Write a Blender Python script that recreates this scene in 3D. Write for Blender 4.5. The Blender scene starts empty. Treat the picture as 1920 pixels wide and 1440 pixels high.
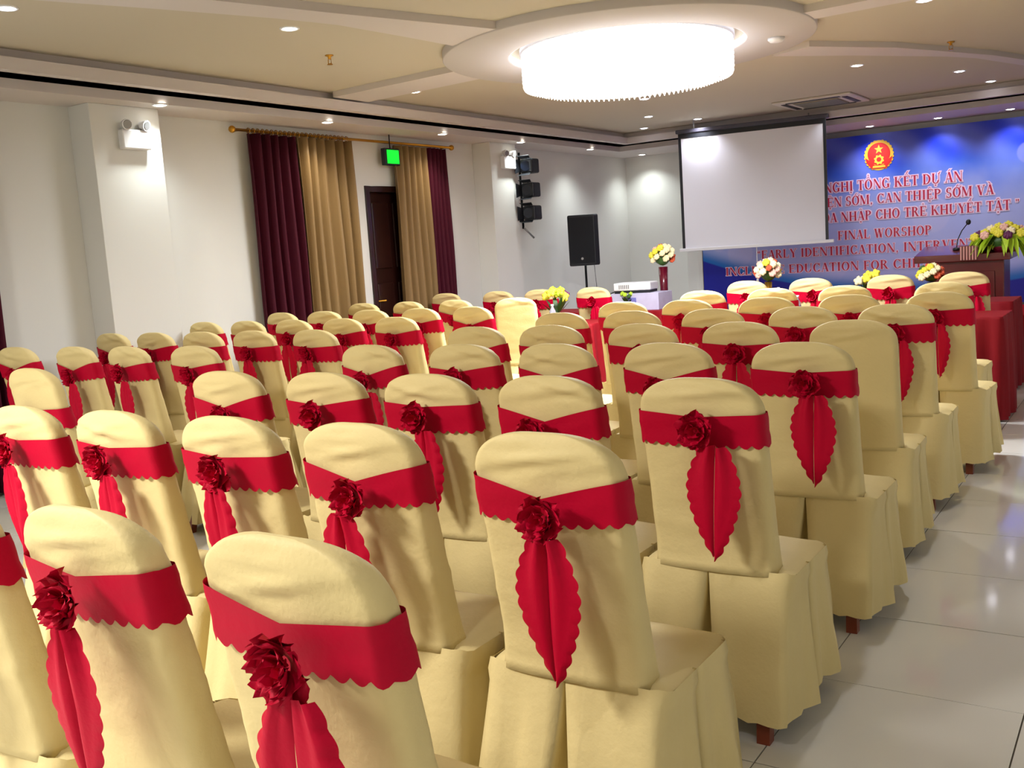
import bpy, bmesh, math, random, unicodedata
from mathutils import Vector, Matrix, noise
random.seed(7)
PI = math.pi
C = bpy.context.scene.collection
SC = bpy.context.scene

# ------------------------------------------------------------------ camera
F_PX, PITCH, ROLL, AZ = 1860.0, 0.1318, -0.067, -0.586
def camera_axes():
    X = Vector((math.cos(AZ), math.sin(AZ), 0)); Y = Vector((-math.sin(AZ), math.cos(AZ), 0))
    f = Vector((0, math.cos(PITCH), -math.sin(PITCH))); u = Vector((0, math.sin(PITCH), math.cos(PITCH))); r = Vector((1, 0, 0))
    c, s = math.cos(ROLL), math.sin(ROLL)
    r2 = c*r + s*u; u2 = -s*r + c*u
    room = lambda v: Vector((v.dot(X), v.dot(Y), v.z))
    return room(r2), room(u2), room(f)
cr, cu, cf = camera_axes()
cam_data = bpy.data.cameras.new('camera'); cam = bpy.data.objects.new('camera', cam_data); C.objects.link(cam)
M = Matrix((cr, cu, -cf)).transposed().to_4x4(); M.translation = Vector((0, 0, 1.43))
cam.matrix_world = M
cam_data.sensor_width = 36; cam_data.lens = F_PX/1920*36; cam_data.clip_start = 0.05
SC.camera = cam

# ------------------------------------------------------------------ world, exposure
w = bpy.data.worlds.new('world'); SC.world = w; w.use_nodes = True
w.node_tree.nodes['Background'].inputs[0].default_value = (0.9, 0.85, 0.8, 1)
w.node_tree.nodes['Background'].inputs[1].default_value = 0.02
SC.view_settings.view_transform = 'Standard'; SC.view_settings.look = 'None'
SC.view_settings.exposure = 0.4; SC.view_settings.gamma = 1.0; SC.view_settings.use_curve_mapping = False

def area_light(name, loc, size, power, color, rot=(0, 0, 0), shape='DISK'):
    l = bpy.data.lights.new(name, 'AREA'); l.shape = shape; l.size = size; l.energy = power; l.color = color
    o = bpy.data.objects.new(name, l); o.location = loc; o.rotation_euler = rot; C.objects.link(o); return o
# unseen key light behind left, added for the chair shadows; second chandelier assumed
REAR_KEY_POWER = 165
area_light('rear_key_light', (-3.37, -0.35, 2.62), 0.8, REAR_KEY_POWER, (1.0, 0.97, 0.93))
SPOT_POWER = 34
CH1_POWER = 175
CH1_EMIT = 1.3

# ------------------------------------------------------------------ materials
def lin(c):
    return tuple((x/255/12.92 if x/255 <= .04045 else ((x/255+.055)/1.055)**2.4) for x in c)
def mat(name, col, rough=.5, metal=0, spec=.5, sheen=0, bump=0, bscale=200, emit=None, estr=0, var=0, vscale=3, coat=0):
    m = bpy.data.materials.new(name); m.use_nodes = True
    nt = m.node_tree; b = nt.nodes['Principled BSDF']
    c = (*lin(col), 1)
    b.inputs['Base Color'].default_value = c
    b.inputs['Roughness'].default_value = rough; b.inputs['Metallic'].default_value = metal
    b.inputs['Specular IOR Level'].default_value = spec
    if sheen:
        b.inputs['Sheen Weight'].default_value = sheen; b.inputs['Sheen Roughness'].default_value = .4
        b.inputs['Sheen Tint'].default_value = c
    if coat: b.inputs['Coat Weight'].default_value = coat
    if emit:
        b.inputs['Emission Color'].default_value = (*emit, 1); b.inputs['Emission Strength'].default_value = estr
    if bump or var:
        tc = nt.nodes.new('ShaderNodeTexCoord')
        if bump:
            n = nt.nodes.new('ShaderNodeTexNoise'); n.inputs['Scale'].default_value = bscale; n.inputs['Detail'].default_value = 3
            bp = nt.nodes.new('ShaderNodeBump'); bp.inputs['Strength'].default_value = bump; bp.inputs['Distance'].default_value = .01
            nt.links.new(tc.outputs['Object'], n.inputs['Vector']); nt.links.new(n.outputs['Fac'], bp.inputs['Height']); nt.links.new(bp.outputs['Normal'], b.inputs['Normal'])
        if var:
            n = nt.nodes.new('ShaderNodeTexNoise'); n.inputs['Scale'].default_value = vscale; n.inputs['Detail'].default_value = 4
            mr = nt.nodes.new('ShaderNodeMix'); mr.data_type = 'RGBA'
            mr.inputs[6].default_value = (*[x*(1-var) for x in c[:3]], 1); mr.inputs[7].default_value = (*[min(1, x*(1+var)) for x in c[:3]], 1)
            nt.links.new(tc.outputs['Object'], n.inputs['Vector']); nt.links.new(n.outputs['Fac'], mr.inputs[0]); nt.links.new(mr.outputs[2], b.inputs['Base Color'])
    return m
cover_m = mat('champagne_satin', (216, 197, 140), .62, spec=.25, bump=.12, bscale=90, var=.06, vscale=6)
def crease(m, scale, strength, dist):
    nt = m.node_tree; b = nt.nodes['Principled BSDF']; tc = nt.nodes.new('ShaderNodeTexCoord')
    n = nt.nodes.new('ShaderNodeTexNoise'); n.inputs['Scale'].default_value = scale; n.inputs['Detail'].default_value = 2; n.inputs['Distortion'].default_value = .3
    mp = nt.nodes.new('ShaderNodeMapping'); mp.inputs['Scale'].default_value = (1, 1, 1.6); mp.inputs['Rotation'].default_value = (0, .5, 0)
    bp = nt.nodes.new('ShaderNodeBump'); bp.inputs['Strength'].default_value = strength; bp.inputs['Distance'].default_value = dist
    old = b.inputs['Normal'].links[0].from_socket
    nt.links.new(tc.outputs['Object'], mp.inputs['Vector']); nt.links.new(mp.outputs[0], n.inputs['Vector']); nt.links.new(n.outputs['Fac'], bp.inputs['Height']); nt.links.new(old, bp.inputs['Normal']); nt.links.new(bp.outputs['Normal'], b.inputs['Normal'])
crease(cover_m, 6, .16, .03)
sash_m = mat('crimson_satin', (178, 0, 42), .6, spec=.12, bump=.08, bscale=120)
cloth_m = mat('red_tablecloth', (128, 2, 18), .7, sheen=.15, spec=.25, bump=.1, bscale=60)
leg_m = mat('chair_leg_wood', (120, 52, 28), .4, var=.2, vscale=20)
wall_m = mat('wall_paint', (216, 216, 212), .75, spec=.2, bump=.03, bscale=40)
ceil_m = mat('ceiling_paint', (196, 187, 168), .8, spec=.15, bump=.02, bscale=30)
mould_m = mat('white_moulding', (206, 198, 194), .6, spec=.25)
disc_m = mat('ceiling_disc_paint', (192, 186, 184), .7, spec=.2)
black_m = mat('black_plastic', (14, 18, 26), .5, bump=.1, bscale=300)
blackmetal_m = mat('black_metal', (20, 22, 26), .4, metal=.6)
gold_m = mat('brass', (190, 140, 50), .3, metal=.9)
maroon_m = mat('maroon_curtain_cloth', (64, 4, 26), .7, sheen=.2, spec=.2, bump=.1, bscale=80)
goldc_m = mat('gold_curtain_cloth', (130, 104, 66), .5, sheen=.2, spec=.3, bump=.1, bscale=80)
door_m = mat('dark_mahogany', (40, 15, 10), .35, var=.3, vscale=9, coat=.3)
wood_m = mat('lectern_mahogany', (88, 14, 13), .3, var=.15, vscale=8, coat=.4)
white_m = mat('white_plastic', (225, 225, 228), .4)
grey_m = mat('grey_metal', (150, 150, 150), .35, metal=.7)
screen_m = mat('projection_fabric', (232, 232, 240), .8, spec=.15)
carton_m = mat('printed_carton', (190, 186, 214), .6, var=.15, vscale=14)
darkred_m = mat('maroon_ceramic', (96, 10, 34), .25, coat=.4)
carpet_m = mat('red_carpet', (150, 8, 20), .95, spec=.1, bump=.4, bscale=300)
yel_m = mat('yellow_petals', (226, 214, 60), .6); cream_m = mat('cream_petals', (240, 225, 180), .6)
org_m = mat('orange_petals', (206, 84, 46), .6); pink_m = mat('blush_petals', (228, 178, 160), .6)
leaf_m = mat('leaf_green', (54, 92, 28), .5); lime_m = mat('lime_leaf', (176, 206, 46), .5); purple_m = mat('purple_petals', (92, 16, 70), .6)
glass_m = mat('clear_plastic', (215, 220, 235), .1, spec=.6); glass_m.node_tree.nodes['Principled BSDF'].inputs['Transmission Weight'].default_value = .6
cap_m = mat('bottle_cap_white', (240, 240, 245), .4); blue_m = mat('bottle_label_blue', (70, 90, 190), .5)
warm_lamp = mat('warm_lamp_glow', (255, 255, 255), emit=(1, .93, .78), estr=14)
cool_lamp = mat('cool_lamp_glow', (255, 255, 255), emit=(.86, .86, 1), estr=14)
green_m = mat('exit_sign_glow', (0, 160, 20), emit=(0.0, .85, .03), estr=1.0)
crystal_m = mat('lit_crystal', (250, 250, 255), .1, emit=(1, .97, .95), estr=CH1_EMIT)
ringglow_m = mat('bluish_emissive_rim', (240, 240, 255), .4, emit=(.8, .84, 1), estr=.9)
tile_m = mat('polished_porcelain_tile', (222, 220, 212), .08, spec=.5, var=.05, vscale=1.2)
grout_m = mat('grout', (96, 88, 76), .8)

# ------------------------------------------------------------------ mesh helpers
def obj(name, bm, m, parent=None, smooth=False, bevel=0):
    me = bpy.data.meshes.new(name)
    if smooth:
        for f in bm.faces: f.smooth = True
    bm.to_mesh(me); bm.free()
    if m is not None:
        for x in (m if isinstance(m, (list, tuple)) else [m]): me.materials.append(x)
    return link(name, me, parent, bevel)
def link(name, me, parent=None, bevel=0):
    o = bpy.data.objects.new(name, me); C.objects.link(o)
    if parent is not None: o.parent = parent
    if bevel:
        b = o.modifiers.new('bevel', 'BEVEL'); b.width = bevel; b.segments = 2; b.limit_method = 'ANGLE'
    return o
def tag(o, label=None, cat=None, group=None, kind=None):
    if label: o['label'] = label
    if cat: o['category'] = cat
    if group: o['group'] = group
    if kind: o['kind'] = kind
    return o
def thing(name, label, cat, loc=(0, 0, 0), rz=0, group=None):
    o = bpy.data.objects.new(name, None); C.objects.link(o); o.empty_display_size = .1
    o.location = loc; o.rotation_euler = (0, 0, rz); return tag(o, label, cat, group)
def struct(name, bm, m, parent=None, bevel=0, smooth=False):
    o = obj(name, bm, m, parent, smooth, bevel)
    if parent is None: o['kind'] = 'structure'
    return o
def box(bm, x0, x1, y0, y1, z0, z1, mi=0):
    vs = [bm.verts.new(p) for p in ((x0,y0,z0),(x1,y0,z0),(x1,y1,z0),(x0,y1,z0),(x0,y0,z1),(x1,y0,z1),(x1,y1,z1),(x0,y1,z1))]
    for f in ((0,3,2,1),(4,5,6,7),(0,1,5,4),(1,2,6,5),(2,3,7,6),(3,0,4,7)):
        bm.faces.new([vs[i] for i in f]).material_index = mi
    return bm
def bx(*a):
    return box(bmesh.new(), *a)
def tube(bm, pts, r, n=8, mi=0, close=True):
    pts = [Vector(p) for p in pts]; rings = []
    rr = r if isinstance(r, (list, tuple)) else [r]*len(pts)
    for i, p in enumerate(pts):
        d = (pts[min(i+1, len(pts)-1)] - pts[max(i-1, 0)]).normalized()
        a = d.cross(Vector((0, 0, 1)));
        if a.length < 1e-3: a = d.cross(Vector((1, 0, 0)))
        a.normalize(); b = d.cross(a)
        rings.append([bm.verts.new(p + rr[i]*(a*math.cos(2*PI*k/n) + b*math.sin(2*PI*k/n))) for k in range(n)])
    for i in range(len(rings)-1):
        for k in range(n):
            f = bm.faces.new((rings[i][k], rings[i][(k+1) % n], rings[i+1][(k+1) % n], rings[i+1][k])); f.material_index = mi; f.smooth = True
    if close:
        bm.faces.new(rings[0]).material_index = mi; bm.faces.new(rings[-1][::-1]).material_index = mi
    return bm
def lathe(bm, prof, n=24, c=(0, 0, 0), mi=0, caps=True):
    rings = [[bm.verts.new((c[0]+r*math.cos(2*PI*k/n), c[1]+r*math.sin(2*PI*k/n), c[2]+z)) for k in range(n)] for r, z in prof]
    for i in range(len(rings)-1):
        for k in range(n):
            f = bm.faces.new((rings[i][k], rings[i][(k+1) % n], rings[i+1][(k+1) % n], rings[i+1][k])); f.material_index = mi; f.smooth = True
    if caps:
        bm.faces.new(rings[0][::-1]).material_index = mi; bm.faces.new(rings[-1]).material_index = mi
    return bm
def blob(bm, c, r, mi=0, sub=1, sq=(1, 1, 1), jit=0):
    res = bmesh.ops.create_icosphere(bm, subdivisions=sub, radius=1)
    for v in res['verts']:
        k = 1 + random.uniform(-jit, jit)
        v.co = Vector(c) + Vector((v.co.x*r*sq[0]*k, v.co.y*r*sq[1]*k, v.co.z*r*sq[2]*k))
        for f in v.link_faces: f.material_index = mi; f.smooth = True
    return bm

# ------------------------------------------------------------------ the room
WX, EX, NY, SY = -6.75, 0.62, 13.62, -3.6        # left wall, right wall, stage wall, rear wall
SOFF, CEIL = 2.70, 2.91
# floor: a grout bed with separate polished tiles
fl = struct('floor', bx(WX, EX, SY, NY, -.06, -.004), grout_m)
T = .6; gap = .0022
spots = []
i0 = int(math.floor((WX+.32)/T)); i1 = int(math.ceil((EX+.32)/T)); j0 = int(math.floor((SY-.06)/T)); j1 = int(math.ceil((NY-.06)/T))
for i in range(i0, i1):
    for j in range(j0, j1):
        x0 = -.32+i*T; y0 = .06+j*T
        c = Vector((x0+.3, y0+.3)); d = c.length
        vis = c.y > 0.2 and c.x > -7
        spots.append((0 if vis else 1, d, x0, y0))
spots.sort()
tb = bx(gap, T-gap, gap, T-gap, -.02, 0)
for e in tb.edges: pass
tile_me = bpy.data.meshes.new('tile'); tb.to_mesh(tile_me); tb.free(); tile_me.materials.append(tile_m)
rest = bmesh.new()
for k, (_, _, x0, y0) in enumerate(spots):
    inside = x0 > WX and x0+T < EX and y0 > SY and y0+T < NY
    if inside and k < 300:
        o = link('tile', tile_me, fl); o.location = (x0, y0, random.uniform(-.0004, .0004))
        o.rotation_euler = (random.uniform(-.0008, .0008), random.uniform(-.0008, .0008), 0)
    else:
        box(rest, max(x0+gap, WX), min(x0+T-gap, EX), max(y0+gap, SY), min(y0+T-gap, NY), -.02, 0)
tag(obj('tile_field', rest, tile_m, fl), kind='stuff')

H = 3.1
struct('wall_left', bx(WX-.2, WX, SY-.2, 7.72, 0, H), wall_m)
wl2 = bmesh.new(); box(wl2, WX-.2, WX, 8.62, NY+.2, 0, H); box(wl2, WX-.2, WX, 7.72, 8.62, 2.19, H)
struct('wall_left', wl2, wall_m)
struct('wall_stage', bx(WX, EX, NY, NY+.2, 0, H), wall_m)
struct('wall_right', bx(EX, EX+.2, SY-.2, NY+.2, 0, H), wall_m)
struct('wall_rear', bx(WX, EX, SY-.2, SY, 0, H), wall_m)
struct('ceiling', bx(WX-.2, EX+.2, SY-.2, NY+.2, CEIL, CEIL+.2), ceil_m)
# stepped perimeter soffits: lower step, upper step, thin lip below a shadow gap
def soffit(n, lx, ly):
    b = bmesh.new()
    for k, (inset, z0, z1) in enumerate(((0, SOFF, CEIL), (.17, 2.765, CEIL), (.25, 2.765, 2.845))):
        X0, X1 = lx(inset); Y0, Y1 = ly(inset); box(b, X0, X1, Y0, Y1, z0, z1)
    return b
struct('trim_1', soffit(1, lambda i: (WX, -6.30+i), lambda i: (SY, 12.55-i)), mould_m)
struct('trim_2', soffit(2, lambda i: (WX, EX), lambda i: (12.55-i, NY)), mould_m)
struct('trim_3', soffit(3, lambda i: (EX-.45-i, EX), lambda i: (SY, 12.55-i)), mould_m)
# the soffit undersides share the ceiling's paint; a small cornice meets the walls
# pillars on the left wall and the pilaster beside the banner
struct('trim_4', bx(WX, -6.50, 4.53, 5.13, 0, SOFF), wall_m, bevel=.004)
struct('trim_5', bx(WX, -6.50, 9.66, 10.20, 0, SOFF), wall_m, bevel=.004)
pil = bmesh.new(); box(pil, -5.78, -5.60, NY-.12, NY, 0, SOFF); box(pil, -5.60, -5.53, NY-.16, NY, 0, SOFF)
struct('trim_6', pil, wall_m, bevel=.004)
struct('baseboard_left', bx(WX, WX+.015, SY, 4.53, 0, .1), wall_m)
struct('baseboard_left', bx(WX, WX+.015, 5.13, 7.66, 0, .1), wall_m)
struct('baseboard_left', bx(WX, WX+.015, 10.20, NY-.02, 0, .1), wall_m)
struct('baseboard_right', bx(EX-.015, EX, SY, NY-.02, 0, .1), wall_m)
# ribs on the main ceiling, running into the round medallion
def prism(poly, z0, z1):
    b = bmesh.new(); lo = [b.verts.new((x, y, z0)) for x, y in poly]; hi = [b.verts.new((x, y, z1)) for x, y in poly]
    b.faces.new(lo[::-1]); b.faces.new(hi); n = len(poly)
    for i in range(n): b.faces.new((lo[i], lo[(i+1) % n], hi[(i+1) % n], hi[i]))
    bmesh.ops.recalc_face_normals(b, faces=b.faces); return b
struct('trim_7', prism([(-6.05, 6.62), (-4.5, 6.52), (-4.5, 6.96), (-6.05, 7.08)], 2.86, CEIL), mould_m)
struct('trim_8', prism([(-2.2, 6.80), (-.1, 6.72), (-.1, 7.0), (-2.2, 7.05)], 2.86, CEIL), mould_m)
struct('trim_9', prism([(-5.6, 1.5), (-5.1, 1.5), (-4.60, 2.9), (-4.26, 3.77), (-4.02, 4.49), (-3.81, 5.07), (-3.62, 5.6), (-4.12, 5.75), (-4.15, 5.31), (-4.21, 4.7), (-4.33, 4.31), (-4.58, 3.7), (-4.83, 3.14)], 2.86, CEIL), mould_m)
struct('trim_10', prism([(-2.7, 8.2), (-2.35, 8.05), (-1.85, 8.75), (-1.57, 9.35), (-1.30, 9.94), (-1.05, 10.7), (-.9, 11.5), (-.97, 11.9), (-1.15, 10.91), (-1.44, 9.97), (-1.62, 9.62), (-2.2, 8.8)], 2.865, CEIL), mould_m)
# round drop medallion with a recess whose inner rim is emissive
CX, CY = -3.37, 6.90
b = bmesh.new(); n = 96
lathe(b, [(1.36, CEIL-2.91), (1.36, -.055), (1.35, -.06), (.88, -.06), (.87, -.055), (.87, -.0)], n, (CX, CY, 2.91), caps=False)
struct('trim_11', b, disc_m)
b = bmesh.new(); lathe(b, [(.868, -.002), (.868, -.055)], n, (CX, CY, 2.91), caps=False)
struct('trim_12', b, ringglow_m)

# door behind the curtains
d = bmesh.new(); box(d, WX-.12, WX-.07, 7.78, 8.56, 0, 2.13)
door = struct('door_1', d, door_m, bevel=.003)
fr = bmesh.new()
box(fr, WX-.14, WX+.02, 7.72, 7.78, 0, 2.19); box(fr, WX-.14, WX+.02, 8.56, 8.62, 0, 2.19); box(fr, WX-.14, WX+.02, 7.78, 8.56, 2.13, 2.19)
obj('door_frame', fr, door_m, door, bevel=.004)
for (y0, y1, z0, z1) in ((7.87, 8.13, 1.35, 2.03), (8.21, 8.47, 1.35, 2.03), (7.87, 8.13, .2, 1.2), (8.21, 8.47, .2, 1.2)):
    p = bmesh.new(); box(p, WX-.071, WX-.05, y0, y1, z0, z1); obj('door_panel', p, door_m, door, bevel=.012)
hb = bmesh.new(); tube(hb, [(WX-.07, 7.84, 1.02), (WX-.02, 7.84, 1.02), (WX-.02, 7.94, 1.02)], .009); obj('door_handle', hb, gold_m, door)

# ------------------------------------------------------------------ lamps in the ceiling
ring_me = lamp_me = None
def spot_mesh():
    b = bmesh.new(); lathe(b, [(.062, .004), (.062, -.004), (.057, -.007), (.048, -.006), (.046, .004)], 20, caps=False)
    me = bpy.data.meshes.new('trim_ring'); b.to_mesh(me); b.free(); me.materials.append(white_m)
    out = [me]
    for m in (warm_lamp, cool_lamp):
        b = bmesh.new(); lathe(b, [(.047, .003), (.047, -.002), (.03, -.009)], 20)
        me = bpy.data.meshes.new('bulb'); b.to_mesh(me); b.free(); me.materials.append(m); out.append(me)
    return out
RM, WM, CM = spot_mesh()
spot_n = bpy.data.lights.new('neutral_spot', 'SPOT'); spot_w = bpy.data.lights.new('warm_spot', 'SPOT'); spot_c = bpy.data.lights.new('cool_spot', 'SPOT')
for l, c in ((spot_w, (1, .93, .80)), (spot_n, (.93, 1, .97)), (spot_c, (.90, .91, 1))):
    l.energy = SPOT_POWER; l.color = c; l.spot_size = math.radians(125); l.spot_blend = .9; l.shadow_soft_size = .045
def downlight(x, y, z, label, warm, group):
    t = thing('downlight', label, 'ceiling light', (x, y, z), 0, group)
    link('trim_ring', RM, t); link('bulb', WM if warm else CM, t)
    s = bpy.data.objects.new('lamp_beam', (spot_n if (y > 9 or y < 5.2) and z < 2.8 and x < -6 else spot_w) if warm else spot_c); C.objects.link(s); s.parent = t; s.location = (0, 0, -.02)
    return t
G1, G2, G3 = 'downlights along the left wall soffit', 'downlights in the main ceiling', 'downlights over the stage banner'
for y, lb in ((5.02, 'recessed downlight glowing above the nearest emergency light pillar'),
              (6.82, 'recessed downlight between the maroon and gold left curtains'),
              (8.54, 'recessed downlight over the right-hand gold curtain'),
              (10.06, 'recessed downlight above the far pillar with the white lamp box'),
              (11.76, 'recessed downlight on the soffit past the stage lights, before the corner'),
              (13.32, 'recessed downlight in the far left corner of the room')):
    downlight(-6.33 if y < 20 else 0, y, SOFF, lb, True, G1)
for x, lb in ((-3.13, 'bluish downlight over the banner, nearest the projection screen'), (-2.33, 'bluish downlight over the banner, middle of the three'), (-1.54, 'bluish downlight over the banner, rightmost of the three')):
    downlight(x, 13.22, SOFF, lb, False, G3)
for x, y, wm, lb in ((-4.61, 4.70, 1, 'bright downlight in the tan ceiling left of the curved rib'),
                     (-5.64, 7.24, 1, 'downlight beside the straight rib left of the ceiling disc'),
                     (-5.23, 3.22, 0, 'downlight at the top left edge, nearest the camera'),
                     (-4.53, 9.65, 0, 'downlight just beneath the rim of the chandelier'),
                     (-5.13, 11.02, 0, 'downlight behind the chandelier, middle of three in line'),
                     (-5.68, 12.05, 0, 'downlight behind the chandelier, farthest of three in line'),
                     (-4.86, 11.86, 0, 'downlight right above the projection screen top'),
                     (-2.38, 9.62, 0, 'large bluish downlight between air conditioner and sprinkler'),
                     (-1.73, 10.97, 0, 'bluish downlight at upper right, left of a close pair'),
                     (-1.60, 12.10, 0, 'bluish downlight at upper right, lower of a close pair'),
                     (-3.25, 12.14, 0, 'bluish downlight beside the air conditioner grille'),
                     (-1.37, 7.33, 0, 'downlight cut by the top edge right of the ceiling disc')):
    downlight(x, y, CEIL, lb, wm, G2)
# lamps of the same run outside the frame
for x, y in ((-1.1, 4.4), (-5.3, .6), (-1.2, .4)):
    s = bpy.data.objects.new('ceiling_spot_light', spot_c if x > -3 else spot_w); C.objects.link(s); s.location = (x, y, CEIL-.03)

# chandelier: drum of lit crystal strands
ch = thing('chandelier', 'large round crystal drum chandelier glowing white under the ceiling disc', 'chandelier', (CX, CY, 0))
b = bmesh.new(); lathe(b, [(.79, 2.905), (.79, 2.87), (.74, 2.865), (.74, 2.905)], 64, caps=False); obj('ceiling_plate', b, white_m, ch)
b = bmesh.new(); lathe(b, [(.735, 2.90), (.735, 2.68), (.70, 2.64), (.35, 2.625), (.02, 2.62)], 64, caps=False); obj('diffuser', b, crystal_m, ch)
b = bmesh.new()
z = 2.885; prof = []
for k in range(8):
    prof += [(.008, z), (.017, z-.013), (.008, z-.026)]; z -= .029
lathe(b, prof, 5)
lathe(b, [(.003, z), (.014, z-.012), (.004, z-.034)], 5)
strand_me = bpy.data.meshes.new('crystal_strand'); b.to_mesh(strand_me); b.free(); strand_me.materials.append(crystal_m)
NS = 120
for k in range(NS):
    a = 2*PI*k/NS; o = link('crystal_strand', strand_me, ch); o.location = (.765*math.cos(a), .765*math.sin(a), 0); o.rotation_euler = (0, 0, a)
b = bmesh.new()
for ri, nn in ((.66, 100), (.54, 80), (.42, 60), (.28, 40), (.13, 18)):
    for k in range(nn):
        a = 2*PI*k/nn; lathe(b, [(.003, 2.66), (.013, 2.625), (.004, 2.598)], 4, (ri*math.cos(a), ri*math.sin(a), -.01))
tag(obj('crystal_drops', b, crystal_m, ch), kind='stuff')
l = bpy.data.lights.new('chandelier_glow', 'AREA'); l.shape = 'DISK'; l.size = 1.3; l.energy = CH1_POWER; l.color = (.93, .96, 1)
lo = bpy.data.objects.new('chandelier_glow', l); C.objects.link(lo); lo.parent = ch; lo.location = (0, 0, 2.56)

# small ceiling fixtures
def sprinkler(x, y, label):
    t = thing('sprinkler_head', label, 'sprinkler', (x, y, CEIL), 0, 'ceiling sprinklers')
    b = bmesh.new(); lathe(b, [(.03, 0), (.03, -.006), (.012, -.012), (.012, -.03)], 12); obj('escutcheon', b, gold_m, t)
    b = bmesh.new(); tube(b, [(-.014, 0, -.03), (-.014, 0, -.055), (0, 0, -.062), (.014, 0, -.055), (.014, 0, -.03)], .003, 6); lathe(b, [(.02, -.062), (.02, -.066)], 10); obj('deflector', b, gold_m, t)
sprinkler(-5.02, 5.49, 'brass sprinkler head on the tan ceiling at left')
sprinkler(-1.51, 9.16, 'brass sprinkler head on the ceiling at upper right')
sd = thing('smoke_detector', 'white smoke detector on the ceiling disc right of the chandelier', 'smoke detector', (-2.40, 7.40, 2.85))
b = bmesh.new(); lathe(b, [(.06, 0), (.06, -.015), (.045, -.03), (.02, -.034)], 20); obj('housing', b, white_m, sd)
sd2 = thing('ceiling_sensor', 'small white round sensor beside the air conditioner', 'sensor', (-3.0, 12.2, CEIL))
b = bmesh.new(); lathe(b, [(.035, 0), (.035, -.012), (.02, -.02)], 16); obj('housing', b, white_m, sd2)
ac = thing('air_conditioner', 'square ceiling cassette air conditioner with grille near the screen', 'air conditioner', (-3.32, 11.78, CEIL), 0)
b = bmesh.new(); box(b, -.44, .44, -.44, .44, -.025, 0); obj('panel', b, mat('ac_panel', (205, 196, 184), .5), ac, bevel=.02)
b = bmesh.new(); box(b, -.25, .25, -.25, .25, -.032, -.0255)
gr = obj('grille', b, mat('ac_grille', (140, 128, 100), .6), ac)
for k in range(9):
    b = bx(-.24, .24, -.225+k*.055, -.205+k*.055, -.037, -.0325); obj('slat', b, grey_m, gr)
for k in range(4):
    b = bmesh.new(); box(b, -.30, .30, .31, .37, -.030, -.0255); o = obj('air_outlet', b, black_m, ac); o.rotation_euler = (0, 0, k*PI/2)

# emergency lights on the pillars
def emergency(y, z, label, sc=1):
    t = thing('emergency_light', label, 'emergency light', (-6.50, y, z), 0, 'emergency lights on the pillars'); t.scale = (sc, sc, sc)
    b = bx(0.0, .07, -.145, .145, -.12, .05); obj('battery_box', b, white_m, t, bevel=.012)
    for s in (-1, 1):
        b = bmesh.new(); tube(b, [(.035, s*.08, .05), (.04, s*.085, .075)], .012, 8); obj('bracket', b, grey_m, t)
        b = bmesh.new(); tube(b, [(.02, s*.085, .10), (.065, s*.095, .09), (.09, s*.10, .085)], [.03, .045, .048], 14); h = obj('lamp_head', b, white_m, t)
        b = bmesh.new(); tube(b, [(.089, s*.10, .0853), (.094, s*.1013, .084)], [.04, .036], 14); obj('lens', b, grey_m, h)
emergency(4.87, 2.48, 'white twin-head emergency light on the nearest white pillar', .85)
emergency(9.98, 2.50, 'white twin-head emergency light on the far pillar by the stage lights', .85)

# exit sign
ex = thing('exit_sign', 'small green lit exit sign hanging by the right gold curtain', 'exit sign', (-6.62, 8.07, 2.475))
obj('frame', bx(-.05, .0, -.14, .10, -.085, .085), black_m, ex, bevel=.006)
obj('lit_panel', bx(.0005, .004, -.105, .08, -.068, .068), green_m, ex)
b = bmesh.new(); tube(b, [(-.025, -.02, .085), (-.025, -.02, .23)], .006); obj('hanger', b, blackmetal_m, ex)

# ------------------------------------------------------------------ curtains on the left wall
def curtain(y0, y1, folds, m, label, amp=.045, x=-6.665, z1=2.60, seed=0):
    rnd = random.Random(seed); b = bmesh.new(); N = folds*10; rows = 14
    ph = [rnd.uniform(.75, 1.25) for _ in range(folds+1)]
    g = []
    for r in range(rows+1):
        t = r/rows; zz = z1 + (.02-z1)*t; row = []
        for k in range(N+1):
            s = k/N; f = s*folds; a = min(.062, amp*1.1)*ph[min(int(f), folds-1)]*(1+.25*t)
            yy = y0+(y1-y0)*s + .012*math.sin(f*2*PI*.5+seed)*t
            xx = x + a*math.cos(2*PI*f) + .008*math.sin(7*t+f)
            row.append(b.verts.new((xx, yy, zz)))
        g.append(row)
    for r in range(rows):
        for k in range(N): b.faces.new((g[r][k], g[r][k+1], g[r+1][k+1], g[r+1][k])).smooth = True
    o = obj('curtain', b, m); s = o.modifiers.new('thick', 'SOLIDIFY'); s.thickness = .004
    tag(o, label, 'curtain', 'curtains at the side door'); return o
curtain(6.14, 6.70, 5, maroon_m, 'dark maroon floor-length curtain, left of the gold one', seed=1)
curtain(6.70, 7.44, 6, goldc_m, 'gold floor-length curtain left of the door, next to the maroon one', seed=2)
curtain(8.10, 8.64, 5, goldc_m, 'gold floor-length curtain right of the dark door', .035, seed=3)
curtain(8.64, 9.0, 5, maroon_m, 'narrow maroon curtain right of the right gold curtain', .035, seed=4)
curtain(3.1, 3.76, 6, maroon_m, 'maroon curtain cut off at the left edge of the photo', seed=5)
rod = thing('curtain_rod', 'long brass curtain rod above the door', 'curtain rod', (-6.665, 0, 2.625))
b = bmesh.new(); tube(b, [(0, 6.02, 0), (0, 9.12, 0)], .013, 10); obj('pole', b, gold_m, rod)
for yy in (6.0, 9.14):
    b = bmesh.new(); blob(b, (0, yy, 0), .032, sub=2); obj('finial', b, gold_m, rod)
for yy in (6.08, 7.55, 9.05):
    b = bmesh.new(); tube(b, [(-.085, yy, 0), (0, yy, 0)], .01, 8); obj('bracket', b, gold_m, rod)
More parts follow.
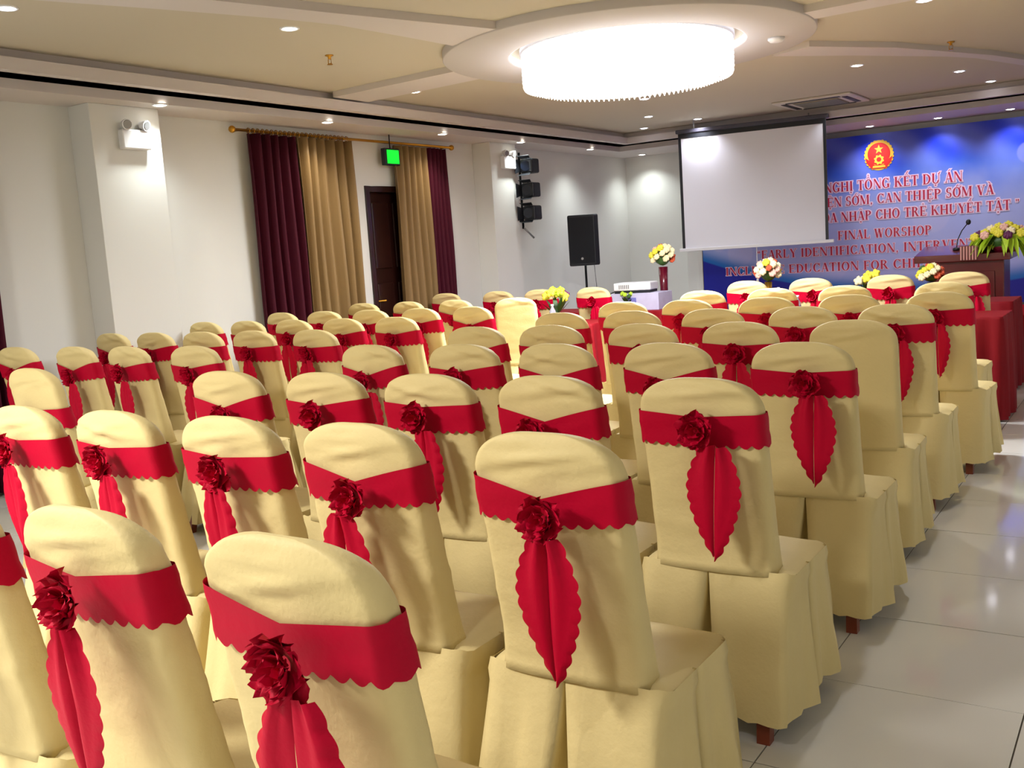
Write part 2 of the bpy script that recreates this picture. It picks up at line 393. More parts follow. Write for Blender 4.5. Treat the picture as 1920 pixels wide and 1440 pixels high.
for k in range(24):
    yy = 6.18+k*.054 if k < 24 else 0
    if k >= 24: break
    b = bmesh.new(); tube(b, [(.022*math.cos(a*PI/4), yy, .022*math.sin(a*PI/4)) for a in range(9)], .004, 5, close=False); obj('ring', b, gold_m, rod)

# ------------------------------------------------------------------ stage, banner
st = struct('trim_13', bx(-5.0, .1, 11.9, 13.36, 0, .40), carpet_m, bevel=.01)
BX0, BX1, BZ0, BZ1, BY = -5.52, -.62, .42, 2.62, 13.46
ban = thing('stage_banner', 'wide blue conference backdrop with a red and gold emblem and red lettering', 'banner', ((BX0+BX1)/2, BY, 0))
def banner_material():
    m = bpy.data.materials.new('printed_blue_vinyl'); m.use_nodes = True; nt = m.node_tree; N = nt.nodes; L = nt.links
    b = N['Principled BSDF']; b.inputs['Roughness'].default_value = .45
    tc = N.new('ShaderNodeTexCoord'); sep = N.new('ShaderNodeSeparateXYZ'); L.new(tc.outputs['Object'], sep.inputs[0])
    def math_(op, a, c=None, clamp=False):
        n = N.new('ShaderNodeMath'); n.operation = op; n.use_clamp = clamp
        for i, v in enumerate((a, c)):
            if v is None: continue
            if isinstance(v, (int, float)): n.inputs[i].default_value = v
            else: L.new(v, n.inputs[i])
        return n.outputs[0]
    def mix(f, a, c):
        n = N.new('ShaderNodeMix'); n.data_type = 'RGBA'
        if isinstance(f, (int, float)): n.inputs[0].default_value = f
        else: L.new(f, n.inputs[0])
        for i, v in ((6, a), (7, c)):
            if isinstance(v, tuple): n.inputs[i].default_value = (*lin(v), 1)
            else: L.new(v, n.inputs[i])
        return n.outputs[2]
    def ramp(v, lo, hi):
        n = N.new('ShaderNodeMapRange'); n.interpolation_type = 'SMOOTHSTEP'; n.inputs[1].default_value = lo; n.inputs[2].default_value = hi; L.new(v, n.inputs[0]); return n.outputs[0]
    x, z = sep.outputs[0], sep.outputs[2]
    no = N.new('ShaderNodeTexNoise'); no.inputs['Scale'].default_value = 1.6; no.inputs['Detail'].default_value = 3; L.new(tc.outputs['Object'], no.inputs['Vector'])
    zz = math_('ADD', z, math_('MULTIPLY', math_('SUBTRACT', no.outputs[0], .5), .5))
    col = mix(ramp(zz, 1.62, 2.18), (166, 178, 236), (64, 108, 222))
    col = mix(ramp(zz, 2.0, 2.42), col, (4, 44, 190))
    # diagonal rays
    wv = N.new('ShaderNodeTexWave'); wv.inputs['Scale'].default_value = .8; wv.inputs['Distortion'].default_value = 2; wv.bands_direction = 'DIAGONAL'; L.new(tc.outputs['Object'], wv.inputs['Vector'])
    col = mix(math_('MULTIPLY', wv.outputs[1], .22), col, (176, 190, 235))
    # soft light circles of the print
    for cx, cz, r, s in ((2.05, 1.78, .36, .5), (1.3, 1.2, .2, .25), (-1.9, 1.2, .2, .35), (1.7, 2.2, .14, .2), (.6, 1.55, .25, .25), (-2.2, 1.35, .12, .3), (-.7, 1.0, .3, .2), (2.3, 1.2, .2, .35)):
        d = math_('SQRT', math_('ADD', math_('POWER', math_('SUBTRACT', x, cx), 2), math_('POWER', math_('SUBTRACT', z, cz), 2)))
        col = mix(math_('MULTIPLY', math_('SUBTRACT', 1, ramp(d, r*.82, r)), s), col, (205, 200, 235))
    # deep blue waves at the foot with a teal edge
    wave = math_('ADD', .62, math_('MULTIPLY', math_('POWER', math_('ABSOLUTE', math_('ADD', x, -.35)), 2), .066))
    dz = math_('SUBTRACT', wave, z)
    col = mix(ramp(dz, -.22, 0), col, (0, 104, 190))
    col = mix(ramp(dz, 0, .03), col, (0, 12, 150))
    L.new(col, b.inputs['Base Color']); return m
sheet_b = bmesh.new(); box(sheet_b, -(BX1-BX0)/2, (BX1-BX0)/2, 0, .02, BZ0, BZ1)
obj('printed_sheet', sheet_b, banner_material(), ban)
b = bmesh.new(); box(b, -(BX1-BX0)/2, (BX1-BX0)/2, .021, .06, BZ1-.05, BZ1); box(b, -(BX1-BX0)/2, (BX1-BX0)/2, .021, .06, BZ0, BZ0+.05)
for k in range(5): xx = -(BX1-BX0)/2 + k*((BX1-BX0)-.05)/4; box(b, xx, xx+.05, .021, .06, 0, BZ1-.05)
obj('back_frame', b, grey_m, ban)

# serif capitals, drawn as polygons on a cap height of 1
TH, TN, SF = .19, .06, .06
def ell(cx, cy, rx, ry, th, a0, a1, n=22):
    out = []
    for i in range(n):
        q = []
        for k in (i, i+1):
            a = math.radians(a0+(a1-a0)*k/n); q.append((a, math.cos(a), math.sin(a)))
        (A, c0, s0), (B, c1, s1) = q
        o0, o1 = (cx+rx*c0, cy+ry*s0), (cx+rx*c1, cy+ry*s1)
        i0_, i1_ = (cx+(rx-th)*c0, cy+(ry-TN)*s0), (cx+(rx-th)*c1, cy+(ry-TN)*s1)
        out.append([o0, o1, i1_, i0_])
    return out
def stem(x, th=TH, z0=0, z1=1, sb=True, st_=True, s=SF):
    o = [[(x, z0), (x+th, z0), (x+th, z1), (x, z1)]]
    if sb: o.append([(x-s, z0), (x+th+s, z0), (x+th+s, z0+.04), (x-s, z0+.04)])
    if st_: o.append([(x-s, z1-.04), (x+th+s, z1-.04), (x+th+s, z1), (x-s, z1)])
    return o
def bar(x0, x1, z, t=TN): return [[(x0, z), (x1, z), (x1, z+t), (x0, z+t)]]
def tick(x, z0, z1, t=.05): return [[(x-t, z0), (x, z0), (x, z1), (x-t, z1)]]
def diag(x0, z0, x1, z1, th): return [[(x0-th/2, z0), (x0+th/2, z0), (x1+th/2, z1), (x1-th/2, z1)]]
def sb(x0, x1, z): return [[(x0, z), (x1, z), (x1, z+.04), (x0, z+.04)]]
G = {
 'A': (.84, diag(.12, 0, .40, 1, TN)+diag(.70, 0, .42, 1, TH)+bar(.2, .62, .3)+sb(0, .24, 0)+sb(.54, .86, 0)),
 'C': (.82, ell(.43, .5, .40, .51, TH, 42, 318)+tick(.74, .66, 1)+tick(.74, 0, .3)),
 'D': (.86, stem(.08)+ell(.30, .5, .50, .5, TH, -90, 90)+bar(.1, .32, 0)+bar(.1, .32, 1-TN)),
 'E': (.76, stem(.08)+bar(.1, .68, 0)+bar(.1, .66, 1-TN)+bar(.2, .5, .48)+tick(.70, 0, .26)+tick(.68, .76, 1)+tick(.52, .36, .66)),
 'F': (.70, stem(.08)+bar(.1, .64, 1-TN)+bar(.2, .48, .46)+tick(.66, .74, 1)+tick(.5, .34, .64)),
 'G': (.88, ell(.43, .5, .40, .51, TH, 42, 300)+tick(.74, .68, 1)+stem(.58, TH, .05, .42, False, True)),
 'H': (.92, stem(.08)+stem(.64)+bar(.2, .7, .47)),
 'I': (.42, stem(.11)),
 'K': (.90, stem(.08)+diag(.24, .42, .68, .98, TN)+diag(.72, 0, .38, .58, TH)+sb(.54, .9, 0)+sb(.54, .84, .96)),
 'L': (.74, stem(.08)+bar(.1, .66, 0)+tick(.69, 0, .3)),
 'M': (1.08, stem(.08, TN)+stem(.80)+diag(.14, 1, .50, .05, TH)+diag(.84, 1, .50, .05, TN)),
 'N': (.90, stem(.10, TN)+stem(.74, TN)+diag(.15, 1, .74, 0, TH)),
 'O': (.88, ell(.43, .5, .41, .51, TH, 0, 360, 32)),
 'P': (.76, stem(.08)+ell(.30, .74, .38, .26, TH*.95, -90, 90)+bar(.1, .32, .48)+bar(.1, .32, 1-TN)),
 'R': (.86, stem(.08)+ell(.30, .75, .36, .25, TH*.9, -90, 90)+bar(.1, .32, .5)+bar(.1, .32, 1-TN)+diag(.70, 0, .40, .52, TH)+sb(.58, .86, 0)),
 'S': (.66, ell(.32, .74, .26, .27, TH*.8, 35, 270)+ell(.32, .265, .28, .275, TH*.8, -145, 90)+tick(.56, .72, 1)+tick(.10, 0, .28)),
 'T': (.76, stem(.29, TH, 0, 1, True, False)+bar(.04, .70, 1-TN)+tick(.08, .72, 1)+tick(.71, .72, 1)),
 'U': (.88, stem(.08, TH, .3, 1, False)+stem(.70, TN, .3, 1, False)+ell(.415, .32, .34, .33, TH*.8, 180, 360)),
 'V': (.84, diag(.16, 1, .44, 0, TH)+diag(.70, 1, .44, 0, TN)+sb(0, .34, .96)+sb(.58, .84, .96)),
 'W': (1.16, diag(.14, 1, .36, 0, TH)+diag(.56, 1, .36, 0, TN)+diag(.56, 1, .78, 0, TH)+diag(1.0, 1, .78, 0, TN)+sb(0, .30, .96)+sb(.42, .72, .96)+sb(.88, 1.16, .96)),
 'Y': (.84, diag(.14, 1, .42, .45, TH)+diag(.70, 1, .42, .45, TN)+stem(.34, TH, 0, .5, True, False)+sb(0, .32, .96)+sb(.58, .84, .96)),
 ',': (.34, [[(.08, 0), (.22, 0), (.22, .14), (.08, .14)], [(.14, 0), (.22, 0), (.12, -.16), (.07, -.14)]]),
 '\u201c': (.44, [[(.04, .7), (.15, .7), (.15, .84), (.1, 1), (.04, .9)], [(.22, .7), (.33, .7), (.33, .84), (.28, 1), (.22, .9)]]),
 '\u201d': (.44, [[(.04, .98), (.15, .98), (.15, .84), (.06, .68), (.08, .84), (.04, .84)], [(.22, .98), (.33, .98), (.33, .84), (.24, .68), (.26, .84), (.22, .84)]]),
 ' ': (.36, []),
}
def marks(ms, wd):
    o = []; c = wd/2; top = 1.08
    if '\u0302' in ms: o += diag(c-.17, top, c, top+.16, .06)+diag(c+.17, top, c, top+.16, .06); top += .2
    if '\u0301' in ms: o += diag(c-.02, top, c+.14, top+.18, .09)
    if '\u0300' in ms: o += diag(c+.06, top, c-.1, top+.18, .09)
    if '\u0309' in ms: o += ell(c, top+.13, .08, .08, .05, -60, 170, 8)+bar(c-.01, c+.04, top-.02, .08)
    if '\u0323' in ms: o += ell(c, -.16, .075, .075, .06, 0, 360, 10)
    if '\u031b' in ms: o += diag(wd-.10, .86, wd+.04, 1.12, .08)
    return o
def text_polys(s):
    x = 0; out = []
    for chh in unicodedata.normalize('NFC', s):
        dd = unicodedata.normalize('NFD', chh); base = dd[0]
        wd, ps = G[base]
        for p in ps+marks(dd[1:], wd-.06): out.append([(x+a, b_) for a, b_ in p])
        x += wd+.05
    return out, x
red_m = mat('red_print', (188, 18, 62), .5); halo_m = mat('pale_print_outline', (240, 214, 240), .5)
def line(s, x0, x1, zc, cap, halo=.012):
    ps, wd = text_polys(s); sx = (x1-x0)/wd
    b = bmesh.new(); hb_ = bmesh.new()
    for i, p in enumerate(ps):
        q = [Vector((x0+a*sx, zc-cap/2+c*cap)) for a, c in p]
        if sum(q[k].x*q[(k+1) % len(q)].y-q[(k+1) % len(q)].x*q[k].y for k in range(len(q))) < 0: q = q[::-1]
        b.faces.new([b.verts.new((v.x, -.003-i*4e-6, v.y)) for v in q])
        e = []; n_ = len(q)
        for k in range(n_):
            d0 = (q[k]-q[k-1]).normalized(); d1 = (q[(k+1) % n_]-q[k]).normalized()
            n0, n1 = Vector((d0.y, -d0.x)), Vector((d1.y, -d1.x)); m_ = n0+n1
            m_ = m_/max(m_.dot(m_)/2, .35) if m_.length > 1e-4 else n0
            e.append(q[k]+m_*halo)
        hb_.faces.new([hb_.verts.new((v.x, -.0015-i*4e-6, v.y)) for v in e])
    tag(obj('lettering_outline', hb_, halo_m, ban), kind='stuff'); tag(obj('lettering', b, red_m, ban), kind='stuff')
o_ = -(BX0+BX1)/2
line('HỘI NGHỊ TỔNG KẾT DỰ ÁN', -4.10+o_, -2.09+o_, 1.99, .125)
line('\u201c PHÁT HIỆN SỚM, CAN THIỆP SỚM VÀ', -4.44+o_, -1.74+o_, 1.80, .12)
line('GIÁO DỤC HÒA NHẬP CHO TRẺ KHUYẾT TẬT \u201d', -4.66+o_, -1.46+o_, 1.60, .12)
line('FINAL WORSHOP', -3.62+o_, -2.45+o_, 1.36, .115, .008)
line('\u201cEARLY IDENTIFICATION, INTERVENTION AND', -4.72+o_, -1.30+o_, 1.165, .115, .007)
line('INCLUSIVE EDUCATION FOR CHILDREN WITH', -5.19+o_, -1.62+o_, .955, .115, .007)
# national emblem: gold wheat wreath, red field, star, cog wheel, ribbon
ey = mat('emblem_gold', (236, 190, 60), .45); er = mat('emblem_red', (206, 30, 24), .5)
em = bmesh.new(); ecx, ecz, er_ = -3.08+o_, 2.345, .175
em.faces.new([em.verts.new((ecx+er_*1.0*math.cos(2*PI*k/40), -.003, ecz+er_*1.08*math.sin(2*PI*k/40))) for k in range(40)])
emo = obj('emblem', em, ey, ban)
def flat(name, pts, y, m):
    bb = bmesh.new(); bb.faces.new([bb.verts.new((ecx+a*er_, y, ecz+c*er_)) for a, c in pts]); return obj(name, bb, m, emo)
flat('red_field', [(.80*math.cos(2*PI*k/36), .10+.80*math.sin(2*PI*k/36)) for k in range(36)], -.0045, er)
for s in (-1, 1):
    bb = bmesh.new()
    for k in range(11):
        a = -PI/2 + s*(.35+k*.235); px, pz = .93*math.cos(a), 1.0*math.sin(a)
        d1 = Vector((-math.sin(a)*s, math.cos(a)*s)); d2 = Vector((math.cos(a), math.sin(a)))
        q = [(px, pz)]; c0 = Vector((px, pz)); tip = c0 + d1*.24+d2*.10
        pp = [c0-d2*.05, c0+d1*.12+d2*.0-d2*.05, tip, c0+d1*.1+d2*.12]
        bb.faces.new([bb.verts.new((ecx+v.x*er_, -.0045, ecz+v.y*er_)) for v in pp])
    obj('wheat_ears', bb, ey, emo)
flat('star', [((.34 if k % 2 == 0 else .135)*math.cos(PI/2+k*PI/5), .42+(.34 if k % 2 == 0 else .135)*math.sin(PI/2+k*PI/5)) for k in range(10)], -.006, ey)
flat('cog_wheel', [((.36 if (k//2) % 2 else .29)*math.cos(2*PI*k/32), -.32+(.36 if (k//2) % 2 else .29)*math.sin(2*PI*k/32)) for k in range(32)], -.006, ey)
flat('cog_hub', [(.17*math.cos(2*PI*k/20), -.30+.17*math.sin(2*PI*k/20)) for k in range(20)], -.0072, er)
flat('ribbon', [(-.95, -.12), (-.55, -.42), (-.3, -.70), (.3, -.70), (.55, -.42), (.95, -.12), (.86, -.5), (.5, -.95), (-.5, -.95), (-.86, -.5)], -.0066, er)
flat('ribbon_band', [(-.42, -.74), (.42, -.74), (.46, -.88), (-.46, -.88)], -.0078, ey)

# ------------------------------------------------------------------ projection screen
ps = thing('projection_screen', 'white pull-down projection screen with black borders hanging before the banner', 'projection screen', (-5.16, 11.93, 0), math.radians(9.0))
SWd = 1.79
obj('screen_sheet', bx(.0, SWd, .0, .004, 1.33, 2.76), screen_m, ps)
b = bmesh.new(); box(b, -.0, .035, -.004, 0, 1.33, 2.76); box(b, SWd-.035, SWd, -.004, 0, 1.33, 2.76); box(b, .035, SWd-.035, -.004, 0, 2.70, 2.76)
obj('black_border', b, black_m, ps)
obj('housing', bx(-.03, SWd+.03, -.02, .07, 2.762, 2.81), mat('screen_housing', (70, 68, 80), .5), ps, bevel=.01)
obj('bottom_bar', bx(-.04, SWd+.06, -.018, .022, 1.29, 1.329), white_m, ps, bevel=.006)
b = bmesh.new(); tube(b, [(.93, 0, 1.30), (.93, 0, .92)], .006, 6); lathe(b, [(.012, .90), (.016, .88), (.008, .84)], 8, (.93, 0, 0)); obj('pull_cord', b, white_m, ps)
for xx in (.2, SWd-.2):
    b = bmesh.new(); tube(b, [(xx, .02, 2.81), (xx, .01, CEIL-.001 if xx < 1 else CEIL-.07)], .008, 6); obj('hanger', b, grey_m, ps)

# ------------------------------------------------------------------ draped tables
def draped_table(x0, x1, y0, y1, label, seed):
    t = thing('draped_table', label, 'table', ((x0+x1)/2, (y0+y1)/2, 0), 0, 'long tables draped in red'); hx, hy = (x1-x0)/2, (y1-y0)/2
    obj('tabletop', bx(-hx+.01, hx-.01, -hy+.01, hy-.01, .715, .742), leg_m, t)
    for sx in (-1, 1):
        for sy in (-1, 1):
            b = bmesh.new(); tube(b, [(sx*(hx-.08), sy*(hy-.08), 0), (sx*(hx-.08), sy*(hy-.08), .715)], .016, 6); obj('leg', b, blackmetal_m, t)
    b = bmesh.new(); loop = []
    per = [(-hx, -hy), (hx, -hy), (hx, hy), (-hx, hy)]
    rnd = random.Random(seed)
    for i in range(4):
        a, c = Vector(per[i]), Vector(per[(i+1) % 4]); L_ = (c-a).length; n_ = max(8, int(L_/.03)); nrm = Vector(((c-a).y, -(c-a).x)).normalized()
        for k in range(n_): loop.append((a+(c-a)*k/n_, nrm, min(k, n_-k)/n_*L_))
    rows = [(.752, 0), (.75, .1), (.73, .25), (.6, .45), (.4, .7), (.2, .9), (.015, 1.0)]
    R_ = []
    for zz, t_ in rows:
        row = []; s_ = 0
        for k, (p, nn, dc) in enumerate(loop):
            ang = k*.03*2*PI/.17
            wob = (.022*math.sin(ang+1.2*math.sin(k*.05+seed)) + .010*math.sin(ang*.37+seed))*t_ + .02*t_
            q = p + nn*wob; row.append(b.verts.new((q.x, q.y, zz)))
        R_.append(row)
    n_ = len(loop)
    for r in range(len(R_)-1):
        for k in range(n_): b.faces.new((R_[r][k], R_[r+1][k], R_[r+1][(k+1) % n_], R_[r][(k+1) % n_])).smooth = True
    b.faces.new(R_[0])
    bmesh.ops.recalc_face_normals(b, faces=b.faces)
    obj('tablecloth', b, cloth_m, t)
    return t
draped_table(-3.42, -.95, 7.72, 8.27, 'red-draped long table behind the right block of chairs, front one', 1)
draped_table(-6.5, -4.25, 7.72, 8.27, 'red-draped long table left of the middle gap, nearer one', 2)
draped_table(-3.42, -1.05, 9.16, 9.76, 'red-draped long table below the lectern, nearest the stage', 3)
draped_table(-6.3, -4.18, 9.16, 9.76, 'red-draped table holding the projector and carton', 4)

# ------------------------------------------------------------------ lectern
le = thing('lectern', 'dark red wooden lectern with striped crest, flowers on its right', 'lectern', (-1.62, 10.75, 0))
b = prism([(-.30, -.22), (.34, -.22), (.34, .22), (-.30, .22)], .06, 1.06); obj('body', b, wood_m, le, bevel=.01)
b = bmesh.new()
vs = [(-.42, -.27, 1.10), (.40, -.27, 1.10), (.40, .27, 1.24), (-.42, .27, 1.20)]
vs = [(-.46, -.28, 1.05), (.40, -.28, 1.05), (.40, .26, 1.06), (-.46, .26, 1.06)]
lo_v = [b.verts.new(v) for v in vs]; hi_v = [b.verts.new((v[0], v[1], 1.12 if i_ < 2 else 1.2)) for i_, v in enumerate(vs)]
b.faces.new(lo_v[::-1]); b.faces.new(hi_v)
for i_ in range(4): b.faces.new((lo_v[i_], lo_v[(i_+1) % 4], hi_v[(i_+1) % 4], hi_v[i_]))
obj('slanted_top', b, wood_m, le, bevel=.006)
obj('plinth', bx(-.36, .38, -.26, .26, 0, .06), wood_m, le, bevel=.006)
obj('front_panel', bx(-.22, .26, -.235, -.2205, .15, .95), wood_m, le, bevel=.01)
slat_m = mat('pale_slat', (200, 140, 130), .4)
crest = obj('crest_board', bx(-.04, .12, -.289, -.2815, 1.06, 1.20), wood_m, le)
for k in range(6): obj('slat', bx(-.035+k*.026, -.022+k*.026, -.296, -.2895, 1.065, 1.195), slat_m, crest)
mic = thing('gooseneck_microphone', 'black gooseneck microphone rising from the lectern', 'microphone', (-1.73, 10.72, 1.155))
b = bmesh.new(); lathe(b, [(.035, 0), (.035, .02), (.012, .03)], 14); obj('base', b, black_m, mic)
b = bmesh.new(); tube(b, [(0, 0, .02), (.01, 0, .1), (.05, 0, .19), (.10, 0, .255)], .005, 6); obj('neck', b, blackmetal_m, mic)
b = bmesh.new(); blob(b, (.11, 0, .27), .024, sub=2, sq=(1, 1, 1.2)); obj('windscreen', b, black_m, mic)

# ------------------------------------------------------------------ flowers
def petal_flower(b, c, r, mi, n=7):
    blob(b, c, r*.55, mi, 1, (1, 1, .9), .1)
    for ring, (rr, k_) in enumerate(((.6, 5), (.95, n))):
        for k in range(k_):
            a = 2*PI*k/k_ + ring*.5; blob(b, (c[0]+math.cos(a)*r*.55*rr, c[1]+math.sin(a)*r*.55*rr*.7-.2*r, c[2]+math.sin(a)*r*.5*rr), r*.42, mi, 1, (1, .7, 1), .12)
def bouquet(label, x, y, z, vase_m, vh, vr, R, cols, parts_seed, group='table flower arrangements', squash=1.0, dark=False):
    rnd = random.Random(parts_seed)
    t = thing('flower_vase', label, 'flowers', (x, y, z), 0, group)
    b = bmesh.new(); lathe(b, [(vr*.8, 0), (vr, .01), (vr*.9, vh*.5), (vr*1.1, vh), (vr*.9, vh-.005)], 18); obj('vase', b, vase_m, t)
    cz = vh+R*.75*squash
    fol = bmesh.new()
    for k in range(26):
        a = rnd.uniform(0, 2*PI); e = rnd.uniform(-.5, 1.2); rr = R*rnd.uniform(.7, 1.05)
        d_ = Vector((math.cos(a)*math.cos(e), math.sin(a)*math.cos(e), math.sin(e)*squash)); c = Vector((0, 0, cz)); p = c+d_*rr; s_ = d_.cross(Vector((0, 0, 1))).normalized()*R*.13
        fol.faces.new([fol.verts.new(v) for v in (c+d_*rr*.4, c+d_*rr*.75+s_, p, c+d_*rr*.75-s_)])
    blob(fol, (0, 0, cz-.1*R), R*.6, 0, 2, (1, 1, squash), .1)
    obj('foliage', fol, leaf_m, t)
    K = 22
    for k in range(K):
        ga = k*2.39996; zz = 1-1.35*(k+.5)/K; rr = math.sqrt(max(0, 1-zz*zz))
        p = (math.cos(ga)*rr*R*.8, math.sin(ga)*rr*R*.8, cz+zz*R*.8*squash)
        b = bmesh.new(); petal_flower(b, p, R*.3*rnd.uniform(.85, 1.15), 0); obj('bloom', b, cols[k % len(cols)], t)
    return t
bouquet('round cream and orange bouquet in a gold vase before the banner', -3.17, 9.32, .752, gold_m, .235, .032, .13, [cream_m, cream_m, yel_m, org_m, pink_m, cream_m, pink_m], 3)
bouquet('peach and orange bouquet in a tall maroon vase by the projector', -4.42, 9.68, .752, darkred_m, .42, .045, .14, [cream_m, org_m, yel_m, cream_m, pink_m], 5)
bouquet('small cream and rust bouquet standing in front of the lectern', -1.72, 9.36, .752, gold_m, .17, .03, .12, [cream_m, org_m, yel_m, org_m, leaf_m], 8, squash=.8)
def spray(label, x, y, z, R, cols, seed, group='table flower arrangements'):
    rnd = random.Random(seed); t = thing('flower_pot', label, 'flowers', (x, y, z), 0, group)
    b = bmesh.new(); lathe(b, [(.05, 0), (.065, .07), (.055, .075)], 14); obj('pot', b, darkred_m, t)
    b = bmesh.new()
    for k in range(18):
        a = rnd.uniform(0, 2*PI); d_ = Vector((math.cos(a), math.sin(a), rnd.uniform(.4, 1.6))).normalized(); L_ = R*rnd.uniform(.7, 1.2)
        s_ = d_.cross(Vector((0, 0, 1))).normalized()*.018; c = Vector((0, 0, .07))
        b.faces.new([b.verts.new(v) for v in (c, c+d_*L_*.5+s_, c+d_*L_, c+d_*L_*.5-s_)])
    obj('foliage', b, leaf_m, t)
    for k in range(7):
        a = k*2.4; b = bmesh.new(); petal_flower(b, (math.cos(a)*R*.42, math.sin(a)*R*.42, .09+R*(.5+.45*rnd.random())), R*.26, 0, 5); obj('bloom', b, cols[k % len(cols)], t)
spray('yellow-green flowers in a low pot on the left table', -4.72, 7.95, .752, .22, [yel_m, lime_m, yel_m, purple_m], 2)
spray('pale yellow flowers standing on the table near the stage', -2.25, 9.36, .752, .20, [yel_m, cream_m, yel_m], 6)
spray('small green potted plant in front of the carton', -4.66, 9.28, .752, .11, [lime_m, leaf_m], 9)
# the big arrangement on the lectern
fa = thing('lectern_flowers', 'big arrangement of yellow lilies and trailing lime leaves on the lectern', 'flowers', (-1.29, 10.60, 1.12))
b = bmesh.new(); lathe(b, [(.10, 0), (.13, .05), (.12, .09)], 16); obj('bowl', b, darkred_m, fa)
rnd = random.Random(4)
b = bmesh.new(); blob(b, (0, 0, .11), .16, 0, 2, (1.2, 1, .6), .1); obj('foliage', b, leaf_m, fa)
for k in range(60):
    a = rnd.uniform(0, 2*PI); el = rnd.uniform(.0, .9); R0 = rnd.uniform(.18, .36)
    b = bmesh.new(); d_ = Vector((math.cos(a), math.sin(a)*.8, 0)); s_ = Vector((-d_.y, d_.x, .3))*rnd.uniform(.02, .035); c = Vector((0, 0, .1))
    p1 = c+d_*R0*.6+Vector((0, 0, .06)); p2 = c+d_*R0+Vector((0, 0, -.05-.16*el)); pm = (p1+p2)/2+Vector((0, 0, .03))
    s_ = s_*1.4; b.faces.new([b.verts.new(v) for v in (c, p1+s_, pm+s_*.9, p2, pm-s_*.9, p1-s_)])
    o = obj('leaf', b, leaf_m if k % 6 == 0 else lime_m, fa); so = o.modifiers.new('thick', 'SOLIDIFY'); so.thickness = .002
for k in range(26):
    a = k*2.39996; rr = .23*math.sqrt((k+.5)/26)
    b = bmesh.new(); petal_flower(b, (math.cos(a)*rr*1.15, math.sin(a)*rr*.8, .27-.5*rr), .05, 0, 6); obj('bloom', b, (yel_m, yel_m, pink_m, yel_m, cream_m, purple_m if k > 16 else yel_m)[k % 6], fa)

# ------------------------------------------------------------------ projector, carton, bottles
pc = thing('carton', 'lilac printed cardboard carton under the projector', 'box', (-4.57, 9.44, .752))
obj('body', bx(-.27, .27, -.17, .17, 0, .175), carton_m, pc, bevel=.003)
obj('flap_seam', bx(-.268, .268, -.012, .012, .1755, .177), mat('tape', (170, 160, 170), .3), pc)
obj('printed_patch', bx(-.12, .02, -.1715, -.1705, .05, .13), mat('print_blue', (120, 120, 190), .5), pc)
pj = thing('projector', 'white projector resting on the lilac carton', 'projector', (-4.62, 9.42, .930), math.radians(8))
obj('body', bx(-.20, .20, -.14, .14, .025, .105), white_m, pj, bevel=.012)
obj('base', bx(-.19, .19, -.13, .13, 0, .024), black_m, pj)
b = bmesh.new(); tube(b, [(.08, .138, .065), (.08, .165, .065)], .035, 16); obj('lens', b, black_m, pj)
for k in range(6): obj('vent_slot', bx(-.14+k*.02, -.13+k*.02, -.1415, -.1405, .045, .085), grey_m, pj)
b = bmesh.new(); tube(b, [(-.19, 0, .03), (-.26, -.05, 0), (-.32, -.08, -.08), (-.34, -.08, -.165)], .006, 6); obj('cable', b, black_m, pj)
def bottle(x, y, label):
    t = thing('water_bottle', label, 'bottle', (x, y, .752), 0, 'water bottles on the tables')
    b = bmesh.new(); lathe(b, [(.026, 0), (.029, .01), (.028, .09), (.029, .12), (.012, .155), (.012, .165)], 14); obj('bottle_body', b, glass_m, t)
    b = bmesh.new(); lathe(b, [(.0295, .045), (.0295, .1)], 14, caps=False); obj('wrapper', b, blue_m, t)
    b = bmesh.new(); lathe(b, [(.014, .163), (.014, .182)], 10); obj('cap', b, cap_m, t)
bottle(-4.68, 7.80, 'small water bottle in front of the yellow-green flowers')
bottle(-2.47, 7.95, 'small water bottle on the front right table, mid table')
bottle(-3.28, 8.02, 'small water bottle near the left end of the right table')
bottle(-3.05, 9.25, 'small water bottle just right of the gold vase')
bottle(-4.98, 9.3, 'small water bottle left of the carton')
sau = thing('saucer_stack', 'white saucer with cup beside the small bottle, left table', 'cup', (-4.55, 7.86, .752))
b = bmesh.new(); lathe(b, [(.03, 0), (.07, .012), (.068, .015)], 20); obj('saucer', b, white_m, sau)
b = bmesh.new(); lathe(b, [(.022, .014), (.035, .06), (.032, .06), (.02, .02)], 18); obj('cup', b, white_m, sau)

# ------------------------------------------------------------------ loudspeaker on its stand
sp = thing('loudspeaker', 'black loudspeaker on a pole stand against the far left wall', 'loudspeaker', (-6.22, 11.26, 1.20), math.radians(24))
b = prism([(-.19, -.17), (.15, -.17), (.20, -.12), (.14, .16), (-.13, .16)], 0, .64); obj('cabinet', b, black_m, sp, bevel=.018)
obj('grille', prism([(-.175, -.176), (.14, -.176), (.14, -.1705), (-.175, -.1705)], .03, .61), mat('speaker_grille', (10, 14, 22), .7, bump=.5, bscale=500), sp)
b = bmesh.new(); lathe(b, [(.016, 0), (.016, .004)], 14, (0, 0, 0)); o = obj('badge', b, grey_m, sp); o.rotation_euler = (PI/2, 0, 0); o.location = (-.02, -.1762, .09)
ss = thing('speaker_stand', 'black pole stand with tripod feet under the loudspeaker', 'stand', (-6.22, 11.26, 0))
b = bmesh.new(); tube(b, [(0, 0, .12), (0, 0, .85)], .02, 10); obj('lower_tube', b, blackmetal_m, ss)
b = bmesh.new(); tube(b, [(0, 0, .85), (0, 0, 1.199)], .015, 10); obj('pole', b, blackmetal_m, ss)
b = bmesh.new(); lathe(b, [(.03, .83), (.03, .89)], 12); tube(b, [(0, 0, .86), (-.07, 0, .86)], .012, 8); obj('collar', b, black_m, ss)
